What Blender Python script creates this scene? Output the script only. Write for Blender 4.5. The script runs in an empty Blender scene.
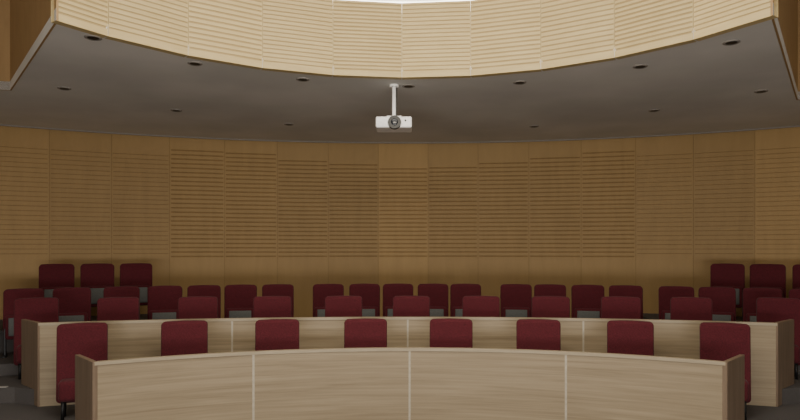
import bpy, bmesh, math, random
from mathutils import Vector, Matrix
from mathutils.geometry import tessellate_polygon
random.seed(4)
COL = bpy.context.scene.collection

# ---------------------------------------------------------------- materials
def new_mat(name):
    m = bpy.data.materials.new(name); m.use_nodes = True
    nt = m.node_tree
    return m, nt, nt.nodes['Principled BSDF']

def wood(name, c1, c2, grain=(1.2,1.2,38), rough=0.5, panel_var=0.0, bump=0.05):
    m, nt, b = new_mat(name)
    tc = nt.nodes.new('ShaderNodeTexCoord')
    mp = nt.nodes.new('ShaderNodeMapping'); mp.inputs['Scale'].default_value = grain
    n = nt.nodes.new('ShaderNodeTexNoise'); n.inputs['Scale'].default_value = 1.0
    n.inputs['Detail'].default_value = 6; n.inputs['Roughness'].default_value = 0.65
    n.inputs['Distortion'].default_value = 0.4
    r = nt.nodes.new('ShaderNodeValToRGB')
    r.color_ramp.elements[0].position = 0.3; r.color_ramp.elements[0].color = (*c1,1)
    r.color_ramp.elements[1].position = 0.72; r.color_ramp.elements[1].color = (*c2,1)
    nt.links.new(tc.outputs['Object'], mp.inputs['Vector'])
    nt.links.new(mp.outputs[0], n.inputs['Vector'])
    nt.links.new(n.outputs['Fac'], r.inputs['Fac'])
    out = r.outputs['Color']
    if panel_var > 0:
        uv = nt.nodes.new('ShaderNodeUVMap'); uv.uv_map = 'panel'
        wn = nt.nodes.new('ShaderNodeTexWhiteNoise'); wn.noise_dimensions = '2D'
        nt.links.new(uv.outputs[0], wn.inputs['Vector'])
        mr = nt.nodes.new('ShaderNodeMapRange')
        mr.inputs['To Min'].default_value = 1-panel_var; mr.inputs['To Max'].default_value = 1+panel_var
        nt.links.new(wn.outputs['Value'], mr.inputs['Value'])
        hs = nt.nodes.new('ShaderNodeHueSaturation')
        nt.links.new(out, hs.inputs['Color']); nt.links.new(mr.outputs[0], hs.inputs['Value'])
        out = hs.outputs['Color']
    nt.links.new(out, b.inputs['Base Color'])
    bp = nt.nodes.new('ShaderNodeBump'); bp.inputs['Strength'].default_value = bump
    nt.links.new(n.outputs['Fac'], bp.inputs['Height']); nt.links.new(bp.outputs[0], b.inputs['Normal'])
    b.inputs['Roughness'].default_value = rough
    return m

def noisy(name, c1, c2, scale=60, rough=0.9, bump=0.2, metallic=0.0, sheen=0.0):
    m, nt, b = new_mat(name)
    tc = nt.nodes.new('ShaderNodeTexCoord')
    n = nt.nodes.new('ShaderNodeTexNoise'); n.inputs['Scale'].default_value = scale; n.inputs['Detail'].default_value = 3
    r = nt.nodes.new('ShaderNodeValToRGB')
    r.color_ramp.elements[0].position = 0.35; r.color_ramp.elements[0].color = (*c1,1)
    r.color_ramp.elements[1].position = 0.65; r.color_ramp.elements[1].color = (*c2,1)
    nt.links.new(tc.outputs['Object'], n.inputs['Vector']); nt.links.new(n.outputs['Fac'], r.inputs['Fac'])
    nt.links.new(r.outputs[0], b.inputs['Base Color'])
    bp = nt.nodes.new('ShaderNodeBump'); bp.inputs['Strength'].default_value = bump; bp.inputs['Distance'].default_value = 0.01
    nt.links.new(n.outputs['Fac'], bp.inputs['Height']); nt.links.new(bp.outputs[0], b.inputs['Normal'])
    b.inputs['Roughness'].default_value = rough; b.inputs['Metallic'].default_value = metallic
    if sheen: b.inputs['Sheen Weight'].default_value = sheen
    return m

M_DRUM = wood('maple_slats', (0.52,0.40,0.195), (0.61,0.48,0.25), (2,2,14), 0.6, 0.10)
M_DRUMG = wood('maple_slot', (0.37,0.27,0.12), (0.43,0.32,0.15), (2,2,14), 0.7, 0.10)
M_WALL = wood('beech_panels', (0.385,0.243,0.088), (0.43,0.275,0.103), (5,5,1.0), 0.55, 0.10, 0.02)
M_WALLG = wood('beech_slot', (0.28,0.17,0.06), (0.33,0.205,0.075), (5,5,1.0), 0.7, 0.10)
M_SPLAY = wood('brown_bulkhead_wood', (0.34,0.21,0.09), (0.40,0.255,0.115), (5,5,2), 0.6)
M_DESK = wood('light_oak', (0.245,0.185,0.112), (0.385,0.305,0.20), (0.8,0.8,32), 0.5)
M_DESKTOP = wood('oak_top', (0.34,0.275,0.185), (0.43,0.355,0.25), (3,3,30), 0.45)
M_END = wood('walnut_end', (0.17,0.12,0.082), (0.26,0.19,0.135), (20,20,1.2), 0.45)
M_STRIP = noisy('pale_aluminium', (0.42,0.37,0.29),(0.50,0.44,0.35), 20, 0.5, 0.02, 0.1)
M_RED = noisy('maroon_fabric', (0.062,0.005,0.010), (0.105,0.009,0.018), 90, 0.95, 0.35, 0, 0.06)
M_GREYSHELL = noisy('grey_shell', (0.085,0.09,0.09),(0.115,0.12,0.117), 60, 0.6, 0.05)
M_DARK = noisy('dark_metal', (0.02,0.02,0.022),(0.03,0.03,0.032), 50, 0.45, 0.02, 0.6)
M_CARPET = noisy('charcoal_carpet', (0.075,0.07,0.07),(0.12,0.11,0.11), 180, 1.0, 0.4)
M_NOSING = noisy('step_nosing', (0.38,0.36,0.34),(0.45,0.43,0.41), 40, 0.6, 0.05)
M_SOFFIT = noisy('soffit_plaster', (0.62,0.61,0.59),(0.74,0.725,0.70), 0.6, 0.9, 0.03)
M_RIM = noisy('grey_rim', (0.26,0.24,0.22),(0.30,0.28,0.26), 30, 0.5, 0.03)
M_WHITE = noisy('white_plaster', (0.78,0.75,0.70),(0.82,0.79,0.74), 8, 0.9, 0.03)
M_PLAIN = noisy('side_plaster', (0.38,0.30,0.2),(0.42,0.33,0.22), 4, 0.9, 0.03)
M_PWHITE = noisy('white_plastic', (0.86,0.86,0.88),(0.90,0.90,0.91), 30, 0.35, 0.01)
M_BLACK = noisy('black_plastic', (0.006,0.006,0.007),(0.01,0.01,0.011), 30, 0.45, 0.02)
m,nt,b = new_mat('lens_glass'); b.inputs['Base Color'].default_value=(0.01,0.012,0.02,1); b.inputs['Roughness'].default_value=0.15; M_LENS=m
m,nt,b = new_mat('cove_glow'); b.inputs['Emission Color'].default_value=(1,0.93,0.8,1); b.inputs['Emission Strength'].default_value=6; M_GLOW=m

# ---------------------------------------------------------------- helpers
def obj_from(name, verts, faces, mat, parent=None, smooth=False, uvs=None):
    me = bpy.data.meshes.new(name); me.from_pydata([tuple(v) for v in verts], [], faces); me.update()
    bm = bmesh.new(); bm.from_mesh(me)
    bmesh.ops.recalc_face_normals(bm, faces=bm.faces); bm.to_mesh(me); bm.free()
    me.materials.append(mat)
    if smooth:
        for p in me.polygons: p.use_smooth = True
    o = bpy.data.objects.new(name, me); COL.objects.link(o)
    if parent: o.parent = parent
    return o

def from_bm(name, bm, mat, parent=None, smooth=False):
    me = bpy.data.meshes.new(name); bmesh.ops.recalc_face_normals(bm, faces=bm.faces)
    bm.to_mesh(me); bm.free(); me.materials.append(mat)
    if smooth:
        for p in me.polygons: p.use_smooth = True
    o = bpy.data.objects.new(name, me); COL.objects.link(o)
    if parent: o.parent = parent
    return o

def empty(name, loc, label, cat, group=None):
    o = bpy.data.objects.new(name, None); o.location = loc; o.empty_display_size = 0.1
    COL.objects.link(o); o['label']=label; o['category']=cat
    if group: o['group']=group
    return o

def prism(name, poly, z0, z1, mat, parent=None):
    n = len(poly)
    v = [(x,y,z0) for x,y in poly]+[(x,y,z1) for x,y in poly]
    tris = tessellate_polygon([[Vector((x,y,0)) for x,y in poly]])
    f = [tuple(t) for t in tris]+[tuple(i+n for i in reversed(t)) for t in tris]
    f += [(i,(i+1)%n,(i+1)%n+n,i+n) for i in range(n)]
    return obj_from(name, v, f, mat, parent)

def box_bm(cx,cy,cz,sx,sy,sz,bev=0.0,seg=2,bm=None):
    bm = bm or bmesh.new()
    r = bmesh.ops.create_cube(bm, size=1, matrix=Matrix.Translation((cx,cy,cz)) @ Matrix.Diagonal((sx,sy,sz,1)))
    if bev:
        es = {e for v in r['verts'] for e in v.link_edges}
        bmesh.ops.bevel(bm, geom=list(es), offset=bev, segments=seg, affect='EDGES', profile=0.5)
    return bm

def cyl_bm(p0,p1,r0,r1=None,seg=24,bm=None):
    bm = bm or bmesh.new(); r1 = r0 if r1 is None else r1
    p0=Vector(p0); p1=Vector(p1); d=p1-p0
    M = Matrix.Translation((p0+p1)/2) @ d.to_track_quat('Z','Y').to_matrix().to_4x4()
    bmesh.ops.create_cone(bm, cap_ends=True, segments=seg, radius1=r0, radius2=r1, depth=d.length, matrix=M)
    return bm

def structure(o): o['kind']='structure'; return o

def arc_pt(cy,R,a): return (R*math.sin(a), cy+R*math.cos(a))
def arc(cy,R,a0,a1,n): return [arc_pt(cy,R,a0+(a1-a0)*i/n) for i in range(n+1)]

def curved_slab(name, cy, R0, R1, a0, a1, z0, z1, mat, parent, n=24):
    i = arc(cy,R0,a0,a1,n); o = arc(cy,R1,a0,a1,n)
    v=[]; f=[]
    for (p,q) in zip(i,o):
        v += [(p[0],p[1],z0),(q[0],q[1],z0),(q[0],q[1],z1),(p[0],p[1],z1)]
    for k in range(n):
        b=4*k; c=b+4
        for j in range(4): f.append((b+j,b+(j+1)%4,c+(j+1)%4,c+j))
    f.append((0,1,2,3)); e=4*n; f.append((e+3,e+2,e+1,e))
    return obj_from(name, v, f, mat, parent)

# wall of flat panels with real horizontal grooves, seen from the inside of the arc
def panel_wall(name, cy, R, seams, z0, z1, zones, depth, mat, mat2, margin=0.04, seam=0.006, back=0.12):
    """zones(k) -> list of (gz0, gz1, pitch, solid fraction), bottom to top"""
    v=[]; f=[]; pid=[]; mi=[]
    def quad(a,b,c,d,k,m=0):
        i=len(v); v.extend([a,b,c,d]); f.append((i,i+1,i+2,i+3)); pid.append(k); mi.append(m)
    for k in range(len(seams)-1):
        A=Vector(arc_pt(cy,R,seams[k])); B=Vector(arc_pt(cy,R,seams[k+1]))
        L=(B-A).length; t=(B-A)/L; nrm=Vector((-t.y,t.x))
        if nrm.dot(Vector((A.x,A.y-cy)))<0: nrm=-nrm
        def P(u,off,z):
            q=A+t*u+nrm*off; return (q.x,q.y,z)
        u0=seam; u1=L-seam; m0=u0+margin; m1=u1-margin; jd=0.006
        quad(P(0,jd,z0),P(seam,jd,z0),P(seam,jd,z1),P(0,jd,z1),k,1)
        quad(P(u1,jd,z0),P(L,jd,z0),P(L,jd,z1),P(u1,jd,z1),k,1)
        quad(P(u0,0,z0),P(u0,jd,z0),P(u0,jd,z1),P(u0,0,z1),k,1)
        quad(P(u1,0,z0),P(u1,jd,z0),P(u1,jd,z1),P(u1,0,z1),k,1)
        zz=zones(k)
        if not zz or m1-m0<0.05:
            quad(P(u0,0,z0),P(u1,0,z0),P(u1,0,z1),P(u0,0,z1),k)
        else:
            quad(P(u0,0,z0),P(m0,0,z0),P(m0,0,z1),P(u0,0,z1),k)
            quad(P(m1,0,z0),P(u1,0,z0),P(u1,0,z1),P(m1,0,z1),k)
            cur=z0
            for (g0,g1,pitch,solid) in zz:
                quad(P(m0,0,cur),P(m1,0,cur),P(m1,0,g0),P(m0,0,g0),k)
                N=max(1,int((g1-g0)/pitch)); ph=(g1-g0)/N
                for i in range(N):
                    a=g0+i*ph; b=a+ph*solid; c=a+ph
                    quad(P(m0,0,a),P(m1,0,a),P(m1,0,b),P(m0,0,b),k)
                    quad(P(m0,0,b),P(m1,0,b),P(m1,depth,b),P(m0,depth,b),k)
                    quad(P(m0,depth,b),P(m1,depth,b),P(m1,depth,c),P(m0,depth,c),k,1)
                    quad(P(m0,depth,c),P(m1,depth,c),P(m1,0,c),P(m0,0,c),k)
                    for mm in (m0,m1):
                        quad(P(mm,0,b),P(mm,depth,b),P(mm,depth,c),P(mm,0,c),k)
                cur=g1
            quad(P(m0,0,cur),P(m1,0,cur),P(m1,0,z1),P(m0,0,z1),k)
        quad(P(0,back,z0),P(L,back,z0),P(L,back,z1),P(0,back,z1),k)
        quad(P(0,0,z1),P(L,0,z1),P(L,back,z1),P(0,back,z1),k)
        quad(P(0,0,z0),P(L,0,z0),P(L,back,z0),P(0,back,z0),k)
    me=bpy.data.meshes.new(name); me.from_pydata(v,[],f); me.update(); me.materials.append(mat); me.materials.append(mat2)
    uv=me.uv_layers.new(name='panel')
    for p in me.polygons:
        p.material_index=mi[p.index]
        for li in p.loop_indices: uv.data[li].uv=(pid[p.index]*0.37+0.1, 0.5)
    o=bpy.data.objects.new(name,me); COL.objects.link(o); return structure(o)

# ---------------------------------------------------------------- room shell
ZS = 4.13            # soffit height
ZC = 6.3             # main ceiling height
WCY, WR = -2.2, 15.1 # rear wall arc
DCY, DR = 4.1, 3.9   # drum arc
wp = 0.0685
wseams = [0.029+wp*k for k in range(-10,10)]
tops = {5:3.88,6:3.86,7:3.74,8:3.68,9:3.60,10:3.62,11:3.70,12:3.78,13:3.86}
def wz(k):
    if k in tops: return [(1.70,tops[k],0.085,0.66)]
    return [(1.75,3.75,0.085,0.86)]
panel_wall('wall_back', WCY, WR, wseams, 0.0, ZS+0.12, wz, 0.006, M_WALL, M_WALLG, margin=0.02, seam=0.004)
wa0, wa1 = wseams[0], wseams[-1]
WL = arc_pt(WCY,WR,wa0); WRt = arc_pt(WCY,WR,wa1)
structure(curved_slab('trim_6', WCY, WR-0.07, WR-0.03, wa0+0.03, wa1-0.03, ZS-0.022, ZS-0.001, M_RIM, None, 60))

a_l = math.asin(-3.40/DR); a_r = math.asin(3.47/DR)
ds = [-0.017+0.2265*k for k in range(-4,5)]
dseams = [a_l]+ds+[a_r]
DT = 5.085
def dz(k):
    p=[0.050,0.058,0.048,0.054,0.052][k*3%5]; s=[0.66,0.58,0.70,0.62][k*2%4 if k%2 else (k+1)%4]
    return [(ZS+0.04,DT-0.025,p,s)]
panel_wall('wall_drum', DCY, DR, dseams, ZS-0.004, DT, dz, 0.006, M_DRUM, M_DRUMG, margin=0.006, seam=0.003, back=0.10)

# soffit around the drum
inner = [(WL[0],8.0),(-5.54,8.65)] + arc(DCY,DR+0.005,a_l,a_r,48) + [(5.8,9.2),(WRt[0],8.6)]
outer = arc(WCY,WR-0.0,wa1,wa0,40)
structure(prism('ceiling', inner+outer, ZS, ZS+0.12, M_SOFFIT))
# upper white drum tier, set back
structure(curved_slab('wall_drum_upper', DCY, DR+0.28, DR+0.36, a_l+0.16, a_r-0.16, ZS+0.12, ZC, M_WHITE, None, 40))
structure(curved_slab('trim_1', DCY, DR+0.11, DR+0.27, a_l+0.2, a_r-0.2, 5.06, 5.15, M_GLOW, None, 40))
# splayed bulkheads
def wallseg(name,p,q,z0,z1,mat,th=0.1,side=1):
    p=Vector(p); q=Vector(q); t=(q-p).normalized(); n=Vector((-t.y,t.x))*th*side
    return structure(prism(name,[tuple(p),tuple(q),tuple(q+n),tuple(p+n)],z0,z1,mat))
dl=arc_pt(DCY,DR,a_l); dr=arc_pt(DCY,DR,a_r)
wallseg('wall_bulkhead_left',dl,(-5.54,8.65),ZS-0.002,ZC,M_SPLAY,0.02,-1)
wallseg('wall_bulkhead_left_return',(-5.54,8.65),(WL[0],8.0),ZS-0.002,ZC,M_SPLAY,0.02,-1)
wallseg('wall_bulkhead_right',dr,(5.8,9.2),ZS-0.002,ZC,M_SPLAY,0.02,1)
wallseg('wall_bulkhead_right_return',(5.8,9.2),(WRt[0],8.6),ZS-0.002,ZC,M_SPLAY,0.02,1)
# side & front walls, main ceiling, floor
wallseg('wall_left',WL,(WL[0],-4.5),-0.25,ZC,M_PLAIN,0.1,-1)
wallseg('wall_right',WRt,(WRt[0],-4.5),-0.25,ZC,M_PLAIN,0.1,1)
wallseg('wall_front',(WL[0],-4.5),(WRt[0],-4.5),-0.25,ZC,M_PLAIN,0.1,-1)
structure(prism('ceiling_upper',[(WL[0],-4.5),(WRt[0],-4.5),(WRt[0],11),(WL[0],11)],ZC,ZC+0.1,M_WHITE))
structure(prism('floor',[(WL[0],-4.5),(WRt[0],-4.5),(WRt[0],13),(WL[0],13)],-0.35,-0.25,M_CARPET))

# curved platforms
C1, R1 = 1.06, 6.14      # first desk arc
C2, R2 = -7.3, 15.7      # second desk arc
back = [(WRt[0],WRt[1])]+arc(WCY,WR+0.02,wa1,wa0,30)
def tier(name, front, z0, z1):
    structure(prism(name, front+back, z0, z1, M_CARPET))
fa=math.asin(3.22/R1)
t1=[(WL[0],6.5)]+[(-3.7,6.5)]+arc(C1,R1+0.05,-fa,fa,30)+[(3.7,6.5),(WRt[0],6.5)]
tier('floor.001', t1, -0.25, -0.05)
fb=math.asin(4.6/R2)
t2=[(WL[0],7.6),(-5.0,7.9)]+arc(C2,R2+0.05,-fb,fb,30)+[(5.0,7.9),(WRt[0],7.6)]
tier('floor.002', t2, -0.05, 0.15)
t3=[(WL[0],6.9)]+arc(-3.1,13.0,-0.62,0.62,30)+[(WRt[0],6.9)]
t3=[p for p in t3 if abs(p[0])<=abs(WL[0])+.001]
tier('floor.003', t3, 0.15, 0.31)
for nm,s,W in (('floor.004',-1,WL),('floor.005',1,WRt)):
    aa=[arc_pt(WCY,WR,s*(0.66-(0.66-0.297)*i/10)) for i in range(11)]
    poly=[(s*4.35,10.55),(s*9.0,8.1)]+[p for p in aa if abs(p[0])<9.0]
    structure(prism(nm,poly,0.31,0.66,M_CARPET))
    structure(prism('trim_2' if s<0 else 'trim_3',[(s*5.1,7.88),(s*9.0,7.59),(s*9.0,7.64),(s*5.1,7.93)],0.15,0.16,M_NOSING))
    structure(prism('trim_4' if s<0 else 'trim_5',[(s*3.75,6.49),(s*9.0,6.49),(s*9.0,6.54),(s*3.75,6.54)],-0.05,-0.04,M_NOSING))

# ---------------------------------------------------------------- desks
def end_panel(parent, front, backp, s, z0, z1):
    p=Vector(front); q=Vector(backp); t=(q-p).normalized(); n=Vector((t.y,-t.x))
    if n.x*s>0: n=-n
    n*=0.05
    o=prism('end_panel',[tuple(p),tuple(q),tuple(q+n),tuple(p+n)],z0,z1,M_END,parent)
    bv=o.modifiers.new('b','BEVEL'); bv.width=0.004
    o['label']='dark walnut end panel'
def desk(cy,R,xe,seamx,ztop,z0,depth,endback,label,dx):
    d=empty('curved_desk',(dx,0,0),label,'desk','curved auditorium desks')
    A=[-math.asin(xe/R)]+[math.asin(x/R) for x in seamx]+[math.asin(xe/R)]
    for i in range(len(A)-1):
        g=0.008/R
        curved_slab('front_panel',cy,R,R+0.03,A[i]+g,A[i+1]-g,z0,ztop-0.035,M_DESK,d,16)
    for a in A[1:-1]:
        curved_slab('joint_strip',cy,R-0.004,R+0.03,a-0.012/R,a+0.012/R,z0,ztop-0.035,M_STRIP,d,1)['label']='pale metal joint strip'
    curved_slab('top_rail',cy,R-0.008,R+0.05,A[0],A[-1],ztop-0.035,ztop,M_DESKTOP,d,48)
    curved_slab('worktop',cy,R+0.035,R+depth,A[0]+0.01,A[-1]-0.01,ztop-0.17,ztop-0.14,M_DESKTOP,d,48)
    for s in (-1,1):
        f=arc_pt(cy,R-0.012,s*A[-1])
        end_panel(d,f,(s*endback[0],endback[1]),s,z0,ztop+0.004)
    return d
desk(C1,R1,3.22,[-1.75,0.0,1.75],0.762,-0.25,0.40,(3.63,6.72),'long curved light oak desk with dark walnut end panels',0.03)
desk(C2,R2,4.6,[-2.33,0.0,2.33],0.992,-0.05,0.38,(5.05,8.1),'long curved light oak desk standing on the raised tier',0.01)

# ---------------------------------------------------------------- chairs
def backrest_mesh(name,w,z0,z1,th,rt,tilt):
    bm=bmesh.new(); pts=[]
    h=z1-z0; rb=0.05
    def corner(cx,cz,r,a0,a1,n=7):
        for i in range(n+1):
            a=a0+(a1-a0)*i/n; pts.append((cx+r*math.cos(a),cz+r*math.sin(a)))
    wb=w/2; wt=w/2
    corner(wb-rb,rb,rb,-math.pi/2,0); corner(wt-rt,h-rt,rt,0,math.pi/2)
    for i in range(1,8):
        u=i/8; x=(wt-rt)*(1-2*u); pts.append((x,h+0.006*math.sin(math.pi*u)))
    corner(-(wt-rt),h-rt,rt,math.pi/2,math.pi); corner(-(wb-rb),rb,rb,math.pi,1.5*math.pi)
    vs=[bm.verts.new((x,0,z)) for x,z in pts]
    f=bm.faces.new(vs)
    r=bmesh.ops.extrude_face_region(bm,geom=[f])
    nv=[e for e in r['geom'] if isinstance(e,bmesh.types.BMVert)]
    bmesh.ops.translate(bm,verts=nv,vec=(0,th,0))
    bm.normal_update()
    rim=[e for e in bm.edges if abs(e.verts[0].co.y-e.verts[1].co.y)<1e-5]
    bmesh.ops.bevel(bm,geom=rim,offset=0.022,segments=4,affect='EDGES',profile=0.5)
    tt=math.tan(tilt)
    for v in bm.verts:
        z=v.co.z
        v.co.y += tt*z - 0.2*v.co.x**2
        v.co.z = z+z0
    return bm
def chair_part(name,bm,parent):
    o=from_bm(name,bm,M_RED,parent,True)
    for p in o.data.polygons:
        if p.area>0.05: p.use_smooth=False
    return o
# loose upholstered chair
cA=empty('upholstered_chair',(0,0,0),'x','chair')
pb=chair_part('backrest',backrest_mesh('b',0.54,0.16,1.075,0.085,0.05,math.radians(4)),cA)
ps=from_bm('seat',box_bm(0,-0.085,0.33,0.46,0.24,0.24,0.05,5),M_RED,cA,True)
legs=[]
for sx in (-1,1):
    for y0,y1 in ((-0.14,-0.15),(0.0,0.03)):
        legs.append(from_bm('leg',cyl_bm((sx*0.18,y0,0.23),(sx*0.185,y1,0.0),0.022,0.018,14),M_DARK,cA,True))
partsA=[pb,ps]+legs
# fixed tip-up seat
cB=empty('tip_up_seat',(0,0,0),'x','auditorium seat')
qb=chair_part('backrest',backrest_mesh('b2',0.53,0.34,1.0,0.08,0.06,math.radians(5)),cB)
qs=from_bm('seat',box_bm(0,-0.075,0.44,0.45,0.075,0.36,0.03,4),M_RED,cB,True)
qg=from_bm('seat_shell',box_bm(0,-0.122,0.45,0.36,0.022,0.27,0.010,3),M_GREYSHELL,cB,True); qg['label']='grey moulded shell under folded seat'
st=[]
for sx in (-1,1):
    bm=box_bm(sx*0.235,0.0,0.21,0.03,0.07,0.42,0.006); box_bm(sx*0.235,-0.02,0.012,0.05,0.26,0.024,0.005,bm=bm)
    st.append(from_bm('pedestal_leg',bm,M_DARK,cB))
partsB=[qb,qs,qg]+st

def place(proto,parts,first,x,y,z,rot,label,group,cat):
    if first: e=proto
    else:
        e=proto.copy(); COL.objects.link(e)
        for p in parts:
            q=p.copy(); COL.objects.link(q); q.parent=e
    e.location=(x,y,z); e.rotation_euler=(0,0,rot)
    e['label']=label; e['group']=group; e['category']=cat
first=True
for x in (-3.83,-2.71,-1.61,-0.52,0.55,1.63,2.72,3.76):
    R=16; y=7.77-R+math.sqrt(R*R-x*x)
    place(cA,partsA,first,x,y,-0.05,-math.atan2(x,y)*0.85+random.uniform(-.04,.04),'dark maroon upholstered chair behind the lower curved desk','maroon chairs at the lower desk','chair'); first=False
xs=[-5.15,-4.06,-2.98,-1.94,-0.92,0.06,1.07,2.07,3.05,4.0,5.17]
for x in xs:
    R=30; y=8.98-R+math.sqrt(R*R-x*x)+(0.08 if abs(x)>5 else 0)
    place(cA,partsA,False,x,y,0.15,-math.atan2(x,y)*0.85+random.uniform(-.05,.05),'dark maroon upholstered chair behind the raised curved desk','maroon chairs at the upper desk','chair')
first=True
xs3=[-6.35,-5.78,-5.2,-4.55,-3.94,-3.36,-2.79,-2.19,-1.35,-.73,-.155,.45,1.01,1.86,2.42,3.02,3.60,4.33,4.88,5.45,6.0,6.55]
for x in xs3:
    R=13; y=10.7-R+math.sqrt(R*R-x*x)
    place(cB,partsB,first,x,y,0.31,-math.asin(x/R),'maroon fixed tip-up seat with grey underside, folded','tip-up seats in the rear row','auditorium seat'); first=False
for x,y in ((-5.93,10.5),(-5.37,10.76),(-4.79,10.97),(5.52,10.68),(6.06,10.42),(6.62,10.15)):
    place(cB,partsB,False,x,y,0.66,-math.atan2(x,y),'maroon fixed tip-up seat on the raised corner platform','tip-up seats on the corner platforms','auditorium seat')

# ---------------------------------------------------------------- projector
pj=empty('ceiling_projector',(-0.175,8.36,3.595),'white projector with large black lens hanging from ceiling pole','projector')
body=from_bm('projector_body',box_bm(0,0.02,0,0.48,0.36,0.15,0.022,4),M_PWHITE,pj,False)
bm=box_bm(-0.165,-0.161,-0.005,0.12,0.004,0.085)
for i in range(5): box_bm(-0.165,-0.164,-0.037+i*0.016,0.11,0.008,0.006,bm=bm)
g=from_bm('vent_grille',bm,M_PWHITE,pj)
bm=cyl_bm((0.01,-0.15,-0.008),(0.01,-0.20,-0.008),0.092,0.086,32); from_bm('lens_ring',bm,M_BLACK,pj)
bm=bmesh.new(); bmesh.ops.create_uvsphere(bm,u_segments=24,v_segments=12,radius=0.05,matrix=Matrix.Translation((0.01,-0.195,-0.008))@Matrix.Diagonal((1,0.25,1,1)))
from_bm('lens',bm,M_LENS,pj,True)
bm=cyl_bm((0.155,-0.158,0.02),(0.155,-0.166,0.02),0.012,0.012,16); from_bm('sensor_window',bm,M_BLACK,pj)
bm=box_bm(0,0.02,0.085,0.2,0.2,0.03,0.006); from_bm('mount_bracket',bm,M_PWHITE,pj)
bm=cyl_bm((0,0.02,0.09),(0,0.02,0.52),0.026,0.026,24); from_bm('mount_pole',bm,M_PWHITE,pj,False)
bm=cyl_bm((0,0.02,0.505),(0,0.02,0.535),0.065,0.065,28); from_bm('ceiling_plate',bm,M_PWHITE,pj,False)
bm=cyl_bm((0.03,0.06,0.07),(0.035,0.05,0.53),0.006,0.006,10); from_bm('cable',bm,M_BLACK,pj)

# ---------------------------------------------------------------- recessed downlights
def ring_bm(r0,r1,h):
    bm=bmesh.new(); n=32; V=[]
    prof=[(r1,0),(r1,-h*0.6),(r1-0.012,-h),(r0,-h*0.7),(r0*0.85,0)]
    for i in range(n):
        a=2*math.pi*i/n; V.append([bm.verts.new((r*math.cos(a),r*math.sin(a),z)) for r,z in prof])
    for i in range(n):
        for j in range(4): bm.faces.new((V[i][j],V[i][j+1],V[(i+1)%n][j+1],V[(i+1)%n][j]))
    return bm
dlp=[(-3.29,6.5),(-2.53,7.40),(-1.36,8.09),(0.02,8.42),(1.50,8.24),(2.83,7.52),(3.48,6.65),(-4.72,8.54),(-3.68,9.89),(-2.09,10.98),(2.29,11.16),(3.94,9.89),(4.97,8.70)]
e0=empty('ceiling_downlight',(0,0,0),'small round dark recessed downlight, switched off, in grey soffit','light fixture','recessed downlights in the soffit')
r_=from_bm('trim_ring',ring_bm(0.058,0.086,0.014),M_RIM,e0,True)
l_=from_bm('lamp_disc',cyl_bm((0,0,0.0),(0,0,-0.011),0.058,0.056,24),M_BLACK,e0)
for i,(x,y) in enumerate(dlp):
    if i==0: e=e0
    else:
        e=e0.copy(); COL.objects.link(e)
        for p in (r_,l_):
            q=p.copy(); COL.objects.link(q); q.parent=e
    e.location=(x,y,ZS)

# ---------------------------------------------------------------- lights
def area(name,loc,tgt,sx,sy,power,col):
    l=bpy.data.lights.new(name,'AREA'); l.shape='RECTANGLE'; l.size=sx; l.size_y=sy; l.energy=power; l.color=col
    o=bpy.data.objects.new(name,l); o.location=loc
    o.rotation_euler=(Vector(tgt)-Vector(loc)).to_track_quat('-Z','Y').to_euler(); COL.objects.link(o)
area('upper_ceiling_light',(0,3.6,6.2),(0,3.9,0),4.5,4.5,280,(1,0.93,0.80))
area('high_fill_light',(0,-2.5,5.6),(0,9,1.5),8,2,60,(1,0.92,0.80))  # unseen lamp added behind the camera as general fill
area('low_fill_light',(0,-3.8,0.5),(0,9,6.4),9,1.4,500,(1,0.96,0.89))  # added upward fill to brighten soffit and rear wall; no screen stands here
area('wall_washer_light',(0,4.2,4.0),(0,12.9,3.1),2.4,0.5,90,(1,0.90,0.72))
w=bpy.data.worlds.new('world'); bpy.context.scene.world=w; w.use_nodes=True
w.node_tree.nodes['Background'].inputs[0].default_value=(0.8,0.75,0.7,1); w.node_tree.nodes['Background'].inputs[1].default_value=0.1

# ---------------------------------------------------------------- camera
cd=bpy.data.cameras.new('camera'); cd.sensor_width=36; cd.lens=27.9; cd.shift_x=-7/800; cd.shift_y=40/800
cam=bpy.data.objects.new('camera',cd); cam.location=(0,0,1.9); cam.rotation_euler=(math.pi/2,0,0); COL.objects.link(cam)
bpy.context.scene.camera=cam
